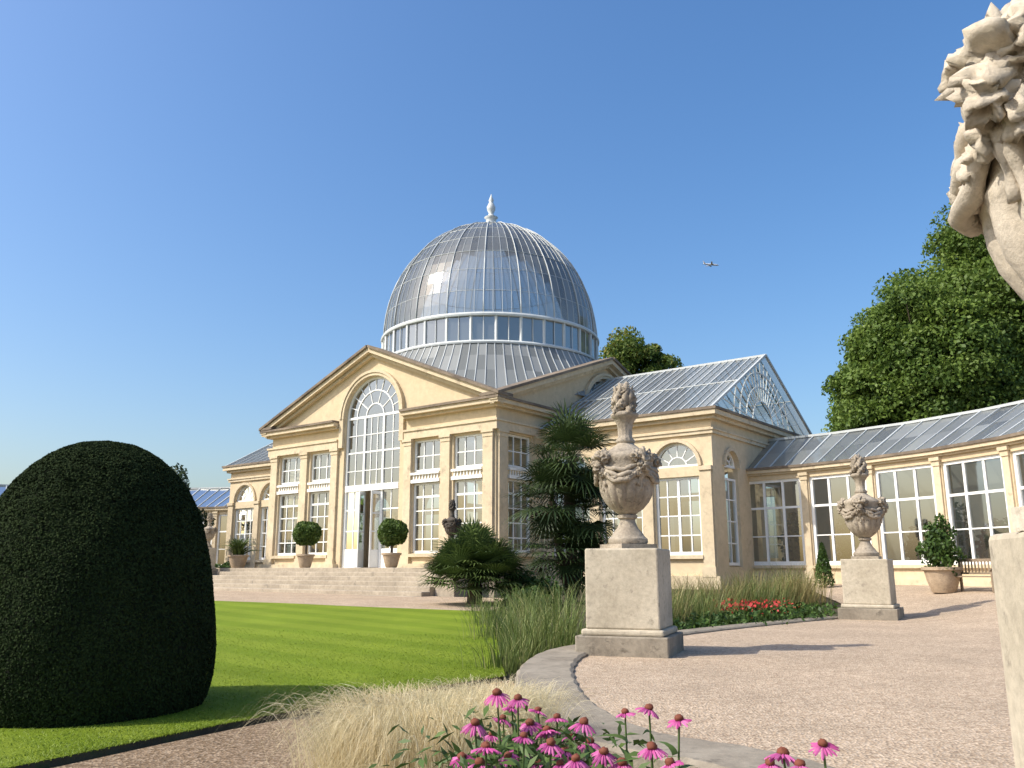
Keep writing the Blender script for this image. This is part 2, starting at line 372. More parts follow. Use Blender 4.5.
# lawn with cut edge
LE = [(-9,2.0),(-5.5,5.3),(-4.15,7.5),(-3.3,9.1),(-2.4,10.6),(-1.3,12.1),(-.1,13.3)]
FE = [(-64,56),(-49,53),(-32,44.2),(-19.8,35.2),(-12.6,30.6),(-5.6,26.4),(-.6,24.2)]
hl = lambda x,y: H(x,y)+.055
sheet('lawn', LE, FE, hl, LAWN, 70, 60, 1.5)
le = smooth(LE,80); mb = MB()
vs = []
for p in le: vs += [(p.x,p.y,hl(p.x,p.y)+.001),(p.x+.03,p.y-.03,H(p.x,p.y)-.05)]
mb.add(vs,[(2*i,2*i+1,2*i+3,2*i+2) for i in range(79)]); mb.build('lawn_edge',SOIL)['kind'] = 'structure'
sheet('garden_path', [(p[0]+.07,p[1]-.08) for p in LE], [(-2,-2),(-1.2,1.0),(-.6,3.4),(-.35,5.6),(-.15,8),(.1,10.6),(.2,12.3)], lambda x,y: H(x,y)+.004, PATHG, 60, 24)
sheet('forecourt_path', [(p[0]-.02,p[1]+.04) for p in FE], [(-60,66),(-46,62),(-30,53),(-17,43.5),(-9.5,37.8),(-3.2,33.0),(.6,30.6)], lambda x,y: H(x,y)+.045, GRAVEL, 60, 10)
# lawn blades (near part)
a = smooth(LE,200); b = smooth(FE,200); n = 70000
ii = rng.integers(14,199,n); jj = (rng.random(n)**1.9)*.48
A_ = np.array([(p.x,p.y) for p in a]); B_ = np.array([(p.x,p.y) for p in b])
q = A_[ii]*(1-jj[:,None])+B_[ii]*jj[:,None]+rng.normal(size=(n,2))*.02
q = q[q[:,1]<22]
z = np.array([hl(x,y)-.004 for x,y in q]); n = len(q)
o = blades('lawn_grass', np.c_[q,z], .018+.02*rng.random(n), dirs(n), .02+.02*rng.random(n), .006+.006*rng.random(n), LAWNB, seg=2)
tag(o,'short mown green grass of the lawn','grass',kind='stuff')

# ------------------------------------------------------------------ the conservatory
CX, CY, TH = -1.26, 48.0, R(-37.8)
con = thing('conservatory', (CX,CY,0), 'honey stone conservatory with a tall glass dome, pedimented front and side pavilions', 'conservatory', rz=TH)
def loc2w(s,f,z=0):
    c,sn = math.cos(TH), math.sin(TH); x,y = s,-f
    return (CX+c*x-sn*y, CY+sn*x+c*y, z)
HS, HF, ZT = 7.75, 9.05, 1.27
EZ, AZ = 8.47, 11.7
Mf = FM((0,-HF,0),(1,0,0),(0,-1,0)); Mb = FM((0,HF,0),(-1,0,0),(0,1,0))
Mr = FM((HS,0,0),(0,1,0),(1,0,0)); Ml = FM((-HS,0,0),(0,-1,0),(-1,0,0))
wins = [-6.16,-3.67,3.67,6.16]
wl = []
for cx in wins: wl += [rect(cx-.84,cx+.84,5.55,7.02), rect(cx-.84,cx+.84,1.9,5.05)]
outer = [(-HS,.3),(HS,.3),(HS,EZ),(0,AZ-.1),(-HS,EZ)]
AH, AS = 1.95, 8.55
mb = MB(); mb.add(*panel([outer, arch(0,AH,ZT,AS)]+wl, .5), Mf); mb.add(*panel([outer, arch(0,AH,ZT,AS)]+wl, .5), Mb)
sl = HF-.5; zc = EZ+(AZ-.1-EZ)*.5/HF
so = [(-sl,.3),(sl,.3),(sl,zc),(0,AZ-.1),(-sl,zc)]
sw = []; SC, SW = 7.35, .84
for cx in (-SC,SC): sw += [rect(cx-SW,cx+SW,5.55,7.02), rect(cx-SW,cx+SW,1.9,5.05)]
for M in (Mr,Ml): mb.add(*panel([so, rect(-4.8,4.8,1.28,6.4), arch(0,2.1,8.2,8.75)]+sw,.5), M)
mb.build('wall', STONE, con)
for cx in wins:
    window(con,Mf,cx-.84,cx+.84,5.55,7.02,3,2); window(con,Mf,cx-.84,cx+.84,1.9,5.05,3,5,heavy=(('h',4),))
for M in (Mr,Ml):
    c = -SC if M is Mr else SC
    window(con,M,c-SW,c+SW,5.55,7.02,3,2); window(con,M,c-SW,c+SW,1.9,5.05,3,5,heavy=(('h',4),))
    fanlight(con,M,0,2.1,8.75,7,(.4,.75))
for M,cl in ((Mf,wins),(Mr,[-SC]),(Ml,[SC])):
    for cx in cl:
        mb = MB(); lbox(mb,M,cx-.88,cx+.88,5.05,5.2,-.1,.1); lbox(mb,M,cx-.88,cx+.88,5.42,5.52,-.1,.12)
        for k in range(9): lbox(mb,M,cx-.74+k*.185-.03,cx-.74+k*.185+.03,5.2,5.42,-.02,.05)
        mb.build('balustrade', WHITE, con)
        mb = MB(); lbox(mb,M,cx-.9,cx+.9,1.74,1.88,0,.16); mb.build('window_sill', STONE_TRIM, con)
for M in (Mf,Mr,Ml,Mb):
    ps = [-7.38,-4.92,-2.56,2.56,4.92,7.38] if M in (Mf,Mb) else ([-8.7,-6.1] if M is Mr else [8.7,6.1])
    for p in ps: pilaster(con,M,p,.46 if abs(p)<3 else .52,ZT,7.1,.12)
def bands(M, x0, x1, ext0, ext1, zz, mat, name):
    mb = MB()
    for z0,z1,p in zz: lbox(mb,M,x0-(p if ext0 else 0),x1+(p if ext1 else 0),z0,z1,0.002,p)
    return mb.build(name, mat, con)
ENT = [(7.1,7.46,.15),(7.46,7.55,.21)]
COR = [(8.08,8.2,.24),(8.2,8.38,.44)]; CAP = [(8.38,8.49,.52)]
for zz,m,nm in ((ENT,STONE_TRIM,'architrave'),(COR,STONE_TRIM,'cornice'),(CAP,STONE_DARK,'cornice_cap')):
    for M in (Mf,Mb):
        bands(M,-HS,-2.33,1,0,zz,m,nm); bands(M,2.33,HS,0,1,zz,m,nm)
    bands(Mr,-HF,HF,0,0,zz,m,nm); bands(Ml,-HF,HF,0,0,zz,m,nm)
mb = MB(); lbox(mb,Mf,-HS-.2,-2.1,ZT,ZT+.18,0,.3); lbox(mb,Mf,2.1,HS+.2,ZT,ZT+.18,0,.3); mb.build('plinth',STONE_TRIM,con)
BOXF = [(3,2,1,0),(4,5,6,7),(0,1,5,4),(1,2,6,5),(2,3,7,6),(3,0,4,7)]
for M,L in ((Mf,HS),(Mb,HS),(Mr,HF),(Ml,HF)):
    for sg in (-1,1):
        mb = MB(); mk = MB()
        p = Vector((sg*(L+.5),EZ-.02,0)); qv = Vector((0,AZ+.1,0)); nv = Vector((-(qv-p).y,(qv-p).x,0)).normalized()*(1 if sg<0 else -1)
        for off,w,pr in ((-.24,.16,.22),(-.04,.22,.46)):
            a = p+nv*off; b = qv+nv*off
            mb.add([(a.x,a.y-w/2,0.004),(b.x,b.y-w/2,0.004),(b.x,b.y+w/2,0.004),(a.x,a.y+w/2,0.004),(a.x,a.y-w/2,pr),(b.x,b.y-w/2,pr),(b.x,b.y+w/2,pr),(a.x,a.y+w/2,pr)],BOXF,M)
        a = p+nv*.13; b = qv+nv*.13; w=.13; pr=.57
        mk.add([(a.x,a.y-w/2,-.5),(b.x,b.y-w/2,-.5),(b.x,b.y+w/2,-.5),(a.x,a.y+w/2,-.5),(a.x,a.y-w/2,pr),(b.x,b.y-w/2,pr),(b.x,b.y+w/2,pr),(a.x,a.y+w/2,pr)],BOXF,M)
        r = mb.build('raking_cornice',STONE_TRIM,con); mk.build('cornice_cap',STONE_DARK,r)
for M,h,zs,zb in ((Mf,AH,AS,7.1),(Mb,AH,AS,7.1),(Mr,2.1,8.75,8.75),(Ml,2.1,8.75,8.75)):
    mb = MB()
    arcbars(mb,M,0,zs,h+.08,.14,.2,24,.05); arcbars(mb,M,0,zs,h+.22,.13,.3,24,.05)
    if zb<zs:
        for sg in (-1,1): lbox(mb,M,sg*(h+.17)-.14,sg*(h+.17)+.14,zb,zs,0,.14)
    mb.build('arch_moulding',STONE_TRIM,con)
# great arched window and doors
mb = MB(); c=-.2; FWX = AH-.06
arcbars(mb,Mf,0,AS,AH-.06,.12,.14,24,c); arcbars(mb,Mf,0,AS,1.28,.06,.08,20,c); arcbars(mb,Mf,0,AS,.62,.06,.08,16,c)
for i in range(1,10):
    a = math.pi*i/10; r0 = .62 if i%2==0 else 1.28
    mb.bar((r0*math.cos(a),AS+r0*math.sin(a),c),((AH-.05)*math.cos(a),AS+(AH-.05)*math.sin(a),c),.04,.06,up=(0,0,1),M=Mf)
for x in (-FWX,FWX): lbox(mb,Mf,x-.06,x+.06,ZT,AS,c-.07,c+.07)
for x,w in ((-.66,.12),(.66,.12)): lbox(mb,Mf,x-w/2,x+w/2,ZT,AS,c-.06,c+.06)
for x in (-1.28,1.28,-.22,.22): lbox(mb,Mf,x-.022,x+.022,5.05 if abs(x)<.5 else ZT,AS,c-.03,c+.03)
for z,w in ((5.05,.3),(6.8,.08),(8.55,.12),(5.9,.04),(7.65,.04)): lbox(mb,Mf,-FWX+.06,FWX-.06,z-w/2,z+w/2,c-.045,c+.045+(.1 if w>.2 else 0))
for sg in (-1,1):
    e0,e1 = sorted((sg*.73,sg*(FWX-.06)))
    for z in (3.0,4.0): lbox(mb,Mf,e0,e1,z-.03,z+.03,c-.028,c+.028)
    lbox(mb,Mf,e0,e1,ZT,2.15,c-.04,c+.04)
aw = mb.build('arched_window',WHITE,con)
g = MB(); al = arch(0,AH,5.05,AS,20); g.add([(x,z,c) for x,z in al],[tuple(range(len(al)))],Mf,.4)
for sg in (-1,1): g.add([(sg*.7,2.15,c),(sg*1.9,2.15,c),(sg*1.9,5.0,c),(sg*.7,5.0,c)],[(0,1,2,3)],Mf,.4)
g.build('glass',WGLASS,aw)
for sg in (-1,1):
    hinge = Mf @ Matrix.Translation((sg*.58,0,c-.05)) @ Matrix.Rotation(sg*R(72),4,'Y')
    mb = MB(); w = -sg*.56
    def db(x0,x1,z0,z1,t=.025): mb.box(min(x0,x1),max(x0,x1),z0,z1,-t,t,hinge)
    db(0,w*.16,ZT+.02,4.85); db(w*.84,w,ZT+.02,4.85); db(w*.16,w*.84,ZT+.02,2.1,.022); db(w*.16,w*.84,4.7,4.85,.022)
    for z in (2.95,3.8): db(w*.16,w*.84,z-.03,z+.03,.015)
    d = mb.build('door',WHITE,con)
    g = MB(); g.add([(w*.16,2.1,0),(w*.84,2.1,0),(w*.84,4.7,0),(w*.16,4.7,0)],[(0,1,2,3)],hinge,.3); g.build('glass',WGLASS,d)
# cross roof
rf = MB(); rb = MB()
for sx in (-1,1):
    for sy in (-1,1):
        n = 14
        for i in range(n):
            for (fx) in (0,1):
                a0,a1 = i/n,(i+1)/n
                if fx==0: P = [(0,sy*HF*a0),(0,sy*HF*a1),(sx*HS*a1,sy*HF*a1),(sx*HS*a0,sy*HF*a0)]
                else: P = [(sx*HS*a0,0),(sx*HS*a1,0),(sx*HS*a1,sy*HF*a1),(sx*HS*a0,sy*HF*a0)]
                zf = (lambda s,t: AZ-(AZ-EZ)*abs(s)/HS) if fx==0 else (lambda s,t: AZ-(AZ-EZ)*abs(t)/HF)
                vs = [(x,y,zf(x,y)) for x,y in P]
                rf.add(vs, [(0,1,2,3)] if i else [(0,1,2)])
                rb.bar((vs[1][0],vs[1][1],vs[1][2]+.03),(vs[2][0],vs[2][1],vs[2][2]+.03),.045,.06)
        rb.bar((0,0,AZ+.05),(sx*HS,sy*HF,EZ+.05),.28,.08)
r = rf.build('roof',SKIRT,con); rb.build('glazing_bars',GREYW,r)
# dome
DR, DZ, DH = 6.2, 14.0, 7.2
NM, NZ = 80, 8; dm = MB(); tmax = math.acos(.55/DR); SUB = 2
def dp(k,t,e=0):
    a = 2*math.pi*k/NM; r = (DR+e)*math.cos(t); return (r*math.cos(a), r*math.sin(a), DZ+(DH+e)*math.sin(t))
for j in range(NZ):
    for k in range(NM):
        v_ = random.random()
        for q_ in range(SUB):
            t0,t1 = tmax*(j+q_/SUB)/NZ, tmax*(j+(q_+1)/SUB)/NZ
            dm.add([dp(k,t0),dp(k+1,t0),dp(k+1,t1),dp(k,t1)],[(0,1,2,3)],None,v_)
dome = dm.build('dome',DGLASS,con)
fb = MB()
for k in range(NM):
    if k%4:
        pts = [dp(k,tmax*j/16,.01) for j in range(17)]
        top = 13 if k%2 else 15
        for j in range(top): fb.bar(pts[j],pts[j+1],.018,.03)
for j in range(1,NZ):
    for k in range(NM): fb.bar(dp(k,tmax*j/NZ,.01),dp(k+1,tmax*j/NZ,.01),.010 if j not in (3,6) else .035,.025)
fb.build('glazing_bars',GREYW,dome)
for k in range(0,NM,4):
    mb = MB(); mb.tube([dp(k,tmax*j/16,.03) for j in range(17)],.034,6); mb.build('rib',GREYW,dome,True)
mb = MB(); mb.lathe([(DR+.12,DZ-.09),(DR+.14,DZ),(DR+.09,DZ+.09),(DR-.1,DZ+.09),(DR-.1,DZ-.09)],72)
mb.build('upper_ring',RIBW,dome); mb = MB(); mb.lathe([(DR+.2,12.42),(DR+.22,12.5),(DR+.1,12.6),(DR-.1,12.6),(DR-.1,12.42)],72); mb.build('lower_ring',RIBW,dome)
mb = MB(); ND = 30
for k in range(ND):
    a = 2*math.pi*k/ND; mb.bar((DR*math.cos(a),DR*math.sin(a),12.6),(DR*math.cos(a),DR*math.sin(a),DZ-.09),.12,.12)
    b = a+math.pi/ND; mb.bar((DR*math.cos(b),DR*math.sin(b),12.6),(DR*math.cos(b),DR*math.sin(b),DZ-.09),.03,.04)
mb.build('drum_frame',RIBW,dome)
for k in range(ND):
    a,b = 2*math.pi*k/ND, 2*math.pi*(k+1)/ND; mb = MB(); r = DR-.02
    mb.add([(r*math.cos(a),r*math.sin(a),12.6),(r*math.cos(b),r*math.sin(b),12.6),(r*math.cos(b),r*math.sin(b),DZ-.09),(r*math.cos(a),r*math.sin(a),DZ-.09)],[(0,1,2,3)])
    mb.build('drum_window',CGLASS,dome)
sk = MB(); sb = MB(); ns = 96
for k in range(ns):
    a,b = 2*math.pi*k/ns, 2*math.pi*(k+1)/ns
    prof = [(6.32,12.44),(6.75,11.7),(7.35,10.8),(8.3,9.6)]
    for (r0,z0),(r1,z1) in zip(prof,prof[1:]):
        sk.add([(r1*math.cos(a),r1*math.sin(a),z1),(r1*math.cos(b),r1*math.sin(b),z1),(r0*math.cos(b),r0*math.sin(b),z0),(r0*math.cos(a),r0*math.sin(a),z0)],[(0,1,2,3)])
        sb.bar((r0*math.cos(a),r0*math.sin(a),z0+.02),(r1*math.cos(a),r1*math.sin(a),z1+.02),.04,.05)
s_ = sk.build('skirt_roof',SKIRT,con); sb.build('glazing_bars',GREYW,s_)
mb = MB(); mb.lathe([(.62,21.0),(.75,21.12),(.72,21.22),(.4,21.3),(.34,21.42),(.3,21.85),(.42,21.93),(.2,22.02),(.14,22.2),(.24,22.4),(.27,22.6),(.18,22.8),(.12,22.95),(.16,23.05),(.06,23.3),(.02,23.45)],20)
mb.build('finial',RIBW,dome,True)
# pavilions
PS, PF, PE, PR = 16.16, 5.84, 7.5, 10.8
for sg in (1,-1):
    D = Matrix.Diagonal((sg,1,1,1))
    M1 = D@FM((0,-PF,0),(1,0,0),(0,-1,0)); M2 = D@FM((PS,0,0),(0,1,0),(1,0,0)); M3 = D@FM((0,PF,0),(-1,0,0),(0,1,0))
    cs = (14.55,11.95,9.4); hw = 1.0
    mb = MB(); ops = []
    for cx in cs: ops += [arch(cx,hw,5.25,5.25), rect(cx-hw,cx+hw,1.75,4.85)]
    mb.add(*panel([rect(HS+.01,PS,.3,PE-.02)]+ops,.45),M1)
    ops = []
    for cx in cs: ops += [arch(-cx,hw,5.25,5.25), rect(-cx-hw,-cx+hw,1.75,4.85)]
    mb.add(*panel([rect(-PS,-HS-.01,.3,PE-.02)]+ops,.45),M3)
    sops = [arch(-4.1,.66,1.3,5.3), arch(4.1,.66,1.3,5.3), rect(-1.7,1.7,1.3,4.9)]
    mb.add(*panel([rect(-PF+.451,PF-.451,.3,PE-.02)]+sops,.45),M2)
    mb.build('pavilion_wall',STONE,con)
    for cx in cs:
        window(con,M1,cx-hw,cx+hw,1.75,4.85,4,4,fw=.1,heavy=(('v',2),)); fanlight(con,M1,cx,hw,5.25,5,(.42,))
        mb = MB(); arcbars(mb,M1,cx,5.25,hw+.08,.14,.16,18,.03); mb.build('arch_moulding',STONE_TRIM,con)
        mb = MB(); lbox(mb,M1,cx-hw-.08,cx+hw+.08,1.6,1.74,0,.14); mb.build('window_sill',STONE_TRIM,con)
    for cx in (15.86,13.25,10.67,8.15):
        mb = MB(); lbox(mb,M1,cx-.24,cx+.24,1.3,5.05,.002,.1); lbox(mb,M1,cx-.28,cx+.28,5.05,5.22,.002,.16); lbox(mb,M1,cx-.29,cx+.29,.9,1.3,.002,.16); mb.build('pilaster',STONE_TRIM,con)
    window(con,M2,-4.1-.66,-4.1+.66,1.35,4.85,2,4); fanlight(con,M2,-4.1,.66,5.3,3,(.45,))
    mb = MB(); arcbars(mb,M2,-4.1,5.3,.74,.14,.16,14,.03); mb.build('arch_moulding',STONE_TRIM,con)
    for zz,m,nm in (([(6.5,6.64,.1),(6.64,6.72,.15)],STONE_TRIM,'architrave'),([(7.08,7.22,.2),(7.22,7.41,.38)],STONE_TRIM,'cornice'),([(7.41,7.52,.43)],STONE_DARK,'cornice_cap')):
        bands(M1,HS+.6,PS,0,1,zz,m,nm); bands(M2,-PF,PF,0,0,zz,m,nm); bands(M3,-PS,-HS-.6,1,0,zz,m,nm)
    mb = MB(); bx = [(.3,.95,.14)]
    for z0,z1,p in bx: lbox(mb,M1,HS,PS+p,z0,z1,0,p); lbox(mb,M2,-PF,PF,z0,z1,0,p)
    mb.build('plinth',STONE_TRIM,con)
    rf = MB(); rb = MB(); nc = 12; x0 = HS-.1; x1 = PS+.2
    for k in range(nc):
        xa,xb = x0+(x1-x0)*k/nc, x0+(x1-x0)*(k+1)/nc
        for yy in (-1,1):
            for (u0,u1) in ((0,.5),(.5,1)):
                rf.add([(sg*x,yy*(PF+.3)*(1-u),PE-.06+(PR-PE+.06)*u) for x,u in ((xa,u0),(xb,u0),(xb,u1),(xa,u1))],[(0,1,2,3)])
            for x,w in ((xa,.055),((xa+xb)/2,.02)):
                rb.bar((sg*x,yy*(PF+.35),PE-.06),(sg*x,0,PR+.03),w,.04)
    for yy in (-1,1):
        rb.bar((sg*x1,yy*(PF+.35),PE-.03),(sg*x1,0,PR+.05),.10,.10)
        rb.bar((sg*x0,yy*(PF+.3)*.5,(PE+PR)/2),(sg*x1,yy*(PF+.3)*.5,(PE+PR)/2),.035,.04)
    rb.bar((sg*x0,0,PR+.03),(sg*x1,0,PR+.03),.12,.1)
    r = rf.build('pavilion_roof',RGLASS,con); rb.build('glazing_bars',GREYW,r)
    gb = MB(); M4 = D@FM((PS-.1,0,0),(0,1,0),(1,0,0)); hh = PR-PE
    for r_ in (1.2,1.9,2.6,3.2):
        nseg = 24
        for i in range(nseg):
            p,q = [(r_*1.0*math.cos(math.pi*t/nseg),PE+.05+r_*.95*math.sin(math.pi*t/nseg),0) for t in (i,i+1)]
            if all(v[1] < PE+hh*(1-abs(v[0])/PF)-.02 for v in (p,q)): gb.bar(p,q,.045,.05,M=M4,up=(0,0,1))
    for i in range(1,20):
        a = math.pi*i/20; dx,dz = math.cos(a),math.sin(a); rr = hh/(dz+hh*abs(dx)/PF)
        gb.bar((1.2*dx,PE+.05+1.15*dz,0),(rr*dx,PE+rr*dz,0),.03,.04,M=M4,up=(0,0,1))
    gb.bar((-PF,PE+.04,0),(PF,PE+.04,0),.07,.07,M=M4,up=(0,0,1))
    w = gb.build('glazed_gable',WHITE,con)
    g = MB(); g.add([(-PF,PE,0),(PF,PE,0),(0,PR,0)],[(0,1,2)],M4,.1); g.build('glass',LATTICE,w)
mb = MB(); mb.box(-PS+.5,PS-.5,-PF+.5,PF-.5,.2,1.29); mb.box(-HS+.51,HS-.51,-HF+.51,-PF+.5,.2,1.285); mb.build('floor',STEP,con)

# curved wings
WR, WE, WRZ = 17.2, 5.36, 6.9
def wing(sg, i0, nb, label):
    w = thing('curved_glasshouse_wing', (CX,CY,0), label, 'glasshouse wing', rz=TH)
    cen = Vector((sg*15.6,-19.5,0)); st = R(9.5)
    def P(i, r, z): a = R(.6)+st*i; return Vector((cen.x+sg*r*math.sin(a), cen.y+r*math.cos(a), z))
    wall = MB(); cor = MB(); cap = MB(); rf = MB(); rb = MB(); pl = MB(); rw = MB()
    for i in range(i0, nb):
        a,b = P(i,WR,0),P(i+1,WR,0); mid = (a+b)/2; zd = (cen-mid); zd.z = 0; zd.normalize()
        xd = Vector((-zd.y,zd.x,0)); M = FM(mid,xd,zd); L = (b-a).length/2
        wall.add(*panel([rect(-L,L,.2,WE-.05),rect(-1.24,1.24,1.36,4.86)],.4),M)
        window(w,M,-1.24,1.24,1.36,4.86,3,3,fw=.12,mw=.045,heavy=(('v',1),('v',2),('h',2)),c=-.13)
        for z0,z1,p in ((5.06,5.14,.10),(5.14,5.27,.2)): lbox(cor,M,-L,L,z0,z1,.002,p)
        lbox(cap,M,-L,L,5.27,5.37,.002,.25); lbox(pl,M,-L,L,.2,.85,.002,.12); lbox(pl,M,-1.3,1.3,1.24,1.35,.002,.12)
        for (r0,z0,r1,z1) in ((WR-.2,WE-.03,WR+2.6,WRZ),(WR+5.2,WE-.03,WR+2.6,WRZ)):
            for k in range(4):
                f0,f1 = i+k/4,i+(k+1)/4
                for u0,u1 in ((0,.5),(.5,1)):
                    rf.add([P(f0,r0+(r1-r0)*u0,z0+(z1-z0)*u0),P(f1,r0+(r1-r0)*u0,z0+(z1-z0)*u0),P(f1,r0+(r1-r0)*u1,z0+(z1-z0)*u1),P(f0,r0+(r1-r0)*u1,z0+(z1-z0)*u1)],[(0,1,2,3)])
                rb.bar(P(f0,r0,z0+.02),P(f0,r1,z1+.03),.07 if k==0 else .035,.05)
        rb.bar(P(i,WR+2.6,WRZ+.03),P(i+1,WR+2.6,WRZ+.03),.12,.1)
        a,b = P(i,WR+5.2,0),P(i+1,WR+5.2,0)
        rw.add([(a.x,a.y,.2),(b.x,b.y,.2),(b.x,b.y,WE),(a.x,a.y,WE)],[(0,1,2,3)])
        a2,b2 = P(i,WR+.3,0),P(i+1,WR+.3,0)
        rw.add([(a.x,a.y,.7),(b.x,b.y,.7),(b2.x,b2.y,.7),(a2.x,a2.y,.7)],[(0,1,2,3)])
    for i in range(i0, nb+1):
        a = P(i,WR,0); zd = (cen-a); zd.z=0; zd.normalize(); M = FM(a,(-zd.y,zd.x,0),zd)
        pilaster(w,M,0,.27,.85,5.04,.08)
    wall.build('wall',STONE,w); cor.build('cornice',STONE_TRIM,w); cap.build('cornice_cap',STONE_DARK,w); pl.build('plinth',STONE_TRIM,w); rw.build('rear_wall',DARKIN,w)
    r = rf.build('glass_roof',RGLASS,w); rb.build('glazing_bars',GREYW,r); return P
PR_ = wing(1,0,6,'curved glasshouse wing with white windows sweeping forward at right')
PL_ = wing(-1,0,9,'low curved glasshouse wing beyond the dark clipped yew')

# terrace and steps
st = thing('stone_steps', (CX,CY,0), 'broad flight of stone steps before the arched entrance', 'steps', rz=TH)
mb = MB(); mb.box(-9.6,9.6,-11.4,-HF+.6,.1,ZT-.003); mb.build('landing',STEP,st,bevel=.015)
for k in range(6):
    mb = MB(); z1 = ZT-(k+1)*.178; mb.box(-7.9,7.9,-11.4-(k+1)*.44,-11.4-k*.44,-.1,z1 if k<5 else .22); mb.build('step',STEP,st,bevel=.03)
for sx in (-1,1):
    mb = MB(); mb.box(sx*8.4-.49,sx*8.4+.49,-12.9,-11.402,-.1,.95); mb.build('flank_block',STEP,st,bevel=.02)

# ------------------------------------------------------------------ urns and pedestals
def pedestal(loc, rz, w, h, label, low=0):
    t = thing('stone_pedestal', loc, label, 'pedestal', rz=rz)
    a = w/2
    mb = MB(); mb.box(-a-.13,a+.13,-a-.13,a+.13,-low,.27); mb.build('base',KERB,t,bevel=.02)
    mb = MB(); mb.box(-a-.06,a+.06,-a-.06,a+.06,.27,.36); mb.build('moulding',PED,t,bevel=.03)
    mb = MB(); mb.box(-a,a,-a,a,.36,h); mb.build('block',PED,t,bevel=.025); return t
def make_urn(loc, label, s=1, rz=0):
    t = thing('stone_urn', loc, label, 'urn', rz=rz); t.scale = (s,)*3
    mb = MB(); mb.box(-.31,.31,-.31,.31,0,.07)
    mb.lathe([(.28,.07),(.30,.1),(.295,.15),(.25,.19),(.22,.24),(.16,.31),(.12,.4),(.115,.44),(.15,.46),(.155,.5),(.12,.52)],32); mb.build('foot',URN,t,True).modifiers.new('e','EDGE_SPLIT').split_angle = R(40)
    fn = lambda w,z: 1+(.09*abs(math.cos(w*8))**.7 if .55<z<.96 else 0)
    mb = MB(); mb.lathe([(.11,.5),(.16,.54),(.23,.6),(.31,.7),(.36,.8),(.38,.88),(.385,.94),(.42,.97),(.43,1.0),(.415,1.04),(.415,1.2),(.415,1.32),(.44,1.36),(.425,1.41),(.34,1.46),(.23,1.52),(.15,1.58),(.12,1.62)],160,fn=fn)
    mb.build('bowl',URN,t,True)
    mb = MB(); mb.lathe([(.12,1.6),(.15,1.64),(.105,1.7),(.105,1.82),(.12,1.92),(.17,2.0),(.205,2.03),(.205,2.07),(.16,2.1)],60,fn=lambda w,z: 1+.06*abs(math.cos(w*6))); mb.build('neck',URN,t,True)
    rd = random.Random(3)
    mb = MB()          # carved swags of cloth with fruit between them
    for q in range(4):
        a0 = q*math.pi/2
        for j in range(3):
            pts = []
            for k in range(17):
                u = k/16; a = a0+u*math.pi/2; w_ = .012*math.sin(u*19+j*2)
                rr = .425+.03*math.sin(math.pi*u)+.006*j+w_*.6; pts.append((rr*math.cos(a),rr*math.sin(a),1.28-.035*j-(.12+.05*j)*math.sin(math.pi*u)+w_))
            mb.tube(pts,[.022+.016*math.sin(math.pi*k/16)+.005*math.sin(k*2.3+j) for k in range(17)],10)
        for k in range(13):
            u = .2+.6*k/12; a = a0+u*math.pi/2; z = 1.19-.16*math.sin(math.pi*u); b_ = .445+rd.random()*.025
            mb.lump((b_*math.cos(a),b_*math.sin(a),z+rd.uniform(-.03,.03)),.036*rd.uniform(.7,1.2),k+q*20,.6,(1,1,rd.uniform(.8,1.2)),14,10,2.6)
        for e in (-1,0,1):             # hanging tail of folded cloth
            pts = []
            for k in range(10):
                u = k/9; aa = a0+e*(.05+.05*u)+.03*math.sin(u*7+e*2); b_ = .44-.02*u+.02*math.sin(u*5+e)
                pts.append((b_*math.cos(aa),b_*math.sin(aa),1.3-.44*u*(1-.15*abs(e))))
            mb.tube(pts,[.036-.016*k/9+.008*math.sin(k*1.7+e) for k in range(10)],10)
    mb.build('festoon',URN,t,True)
    for q in range(4):                 # worn scrolled bosses
        a = q*math.pi/2; ca,sa = math.cos(a),math.sin(a); mb = MB()
        mb.lump((.44*ca,.44*sa,1.33),.12,q+31,.9,(1,1,1.05),30,22,2.4)
        mb.lump((.50*ca,.50*sa,1.22),.075,q+35,.9,(1,1,1.1),24,18,2.4)
        for e in (-1,1):
            mb.lump((.45*ca-sa*e*.11,.45*sa+ca*e*.11,1.36),.075,q+41+e,.9,(1,1,.95),24,18,2.4)
            mb.lump((.46*ca-sa*e*.06,.46*sa+ca*e*.06,1.13),.05,q+51+e,.8,(1,1,1.3),20,14,2.4)
        mb.build('boss',URN,t,True)
    mb = MB()
    for k in range(26):
        a = k*2.4; z = 2.08+.40*((k*7)%26)/26; r = .15*(1-(z-2.1)*1.5)+.02; mb.lump((r*math.cos(a),r*math.sin(a),z),.058,k+60,.9,(1,1,1.15),14,10,2.6)
    for k in range(9):
        a = k*2.4; mb.tube([(.08*math.cos(a),.08*math.sin(a),2.15),(.16*math.cos(a),.16*math.sin(a),2.32),(.12*math.cos(a+.4),.12*math.sin(a+.4),2.44),(.16*math.cos(a+.5),.16*math.sin(a+.5),2.51)],[.05,.05,.035,.012],7)
    mb.lump((0,0,2.42),.10,5,.7,(1,1,1.4),14,10); mb.build('flower_finial',URN,t,True)
    return t
P1 = (1.76,13.1,0); P2 = (8.95,21.9,0); P3 = (2.36,2.95,0)
pedestal(P1,R(-20),1.08,1.5,'pale stone pedestal under the nearest complete urn beside the kerb',.5)
pedestal(P2,R(-30),1.10,1.45,'stone pedestal on the gravel before the curved wing',.3)
pedestal(P3,R(-12),1.04,1.34,'stone pedestal cut off by the right edge of the view',.4)
u1 = make_urn((P1[0],P1[1],1.5),'tall carved stone urn with festoons at centre, its top before the pavilion roof',1,R(25))
dup(u1,(P2[0],P2[1],1.45),R(60),'carved stone urn standing before the curved right wing',1.03)
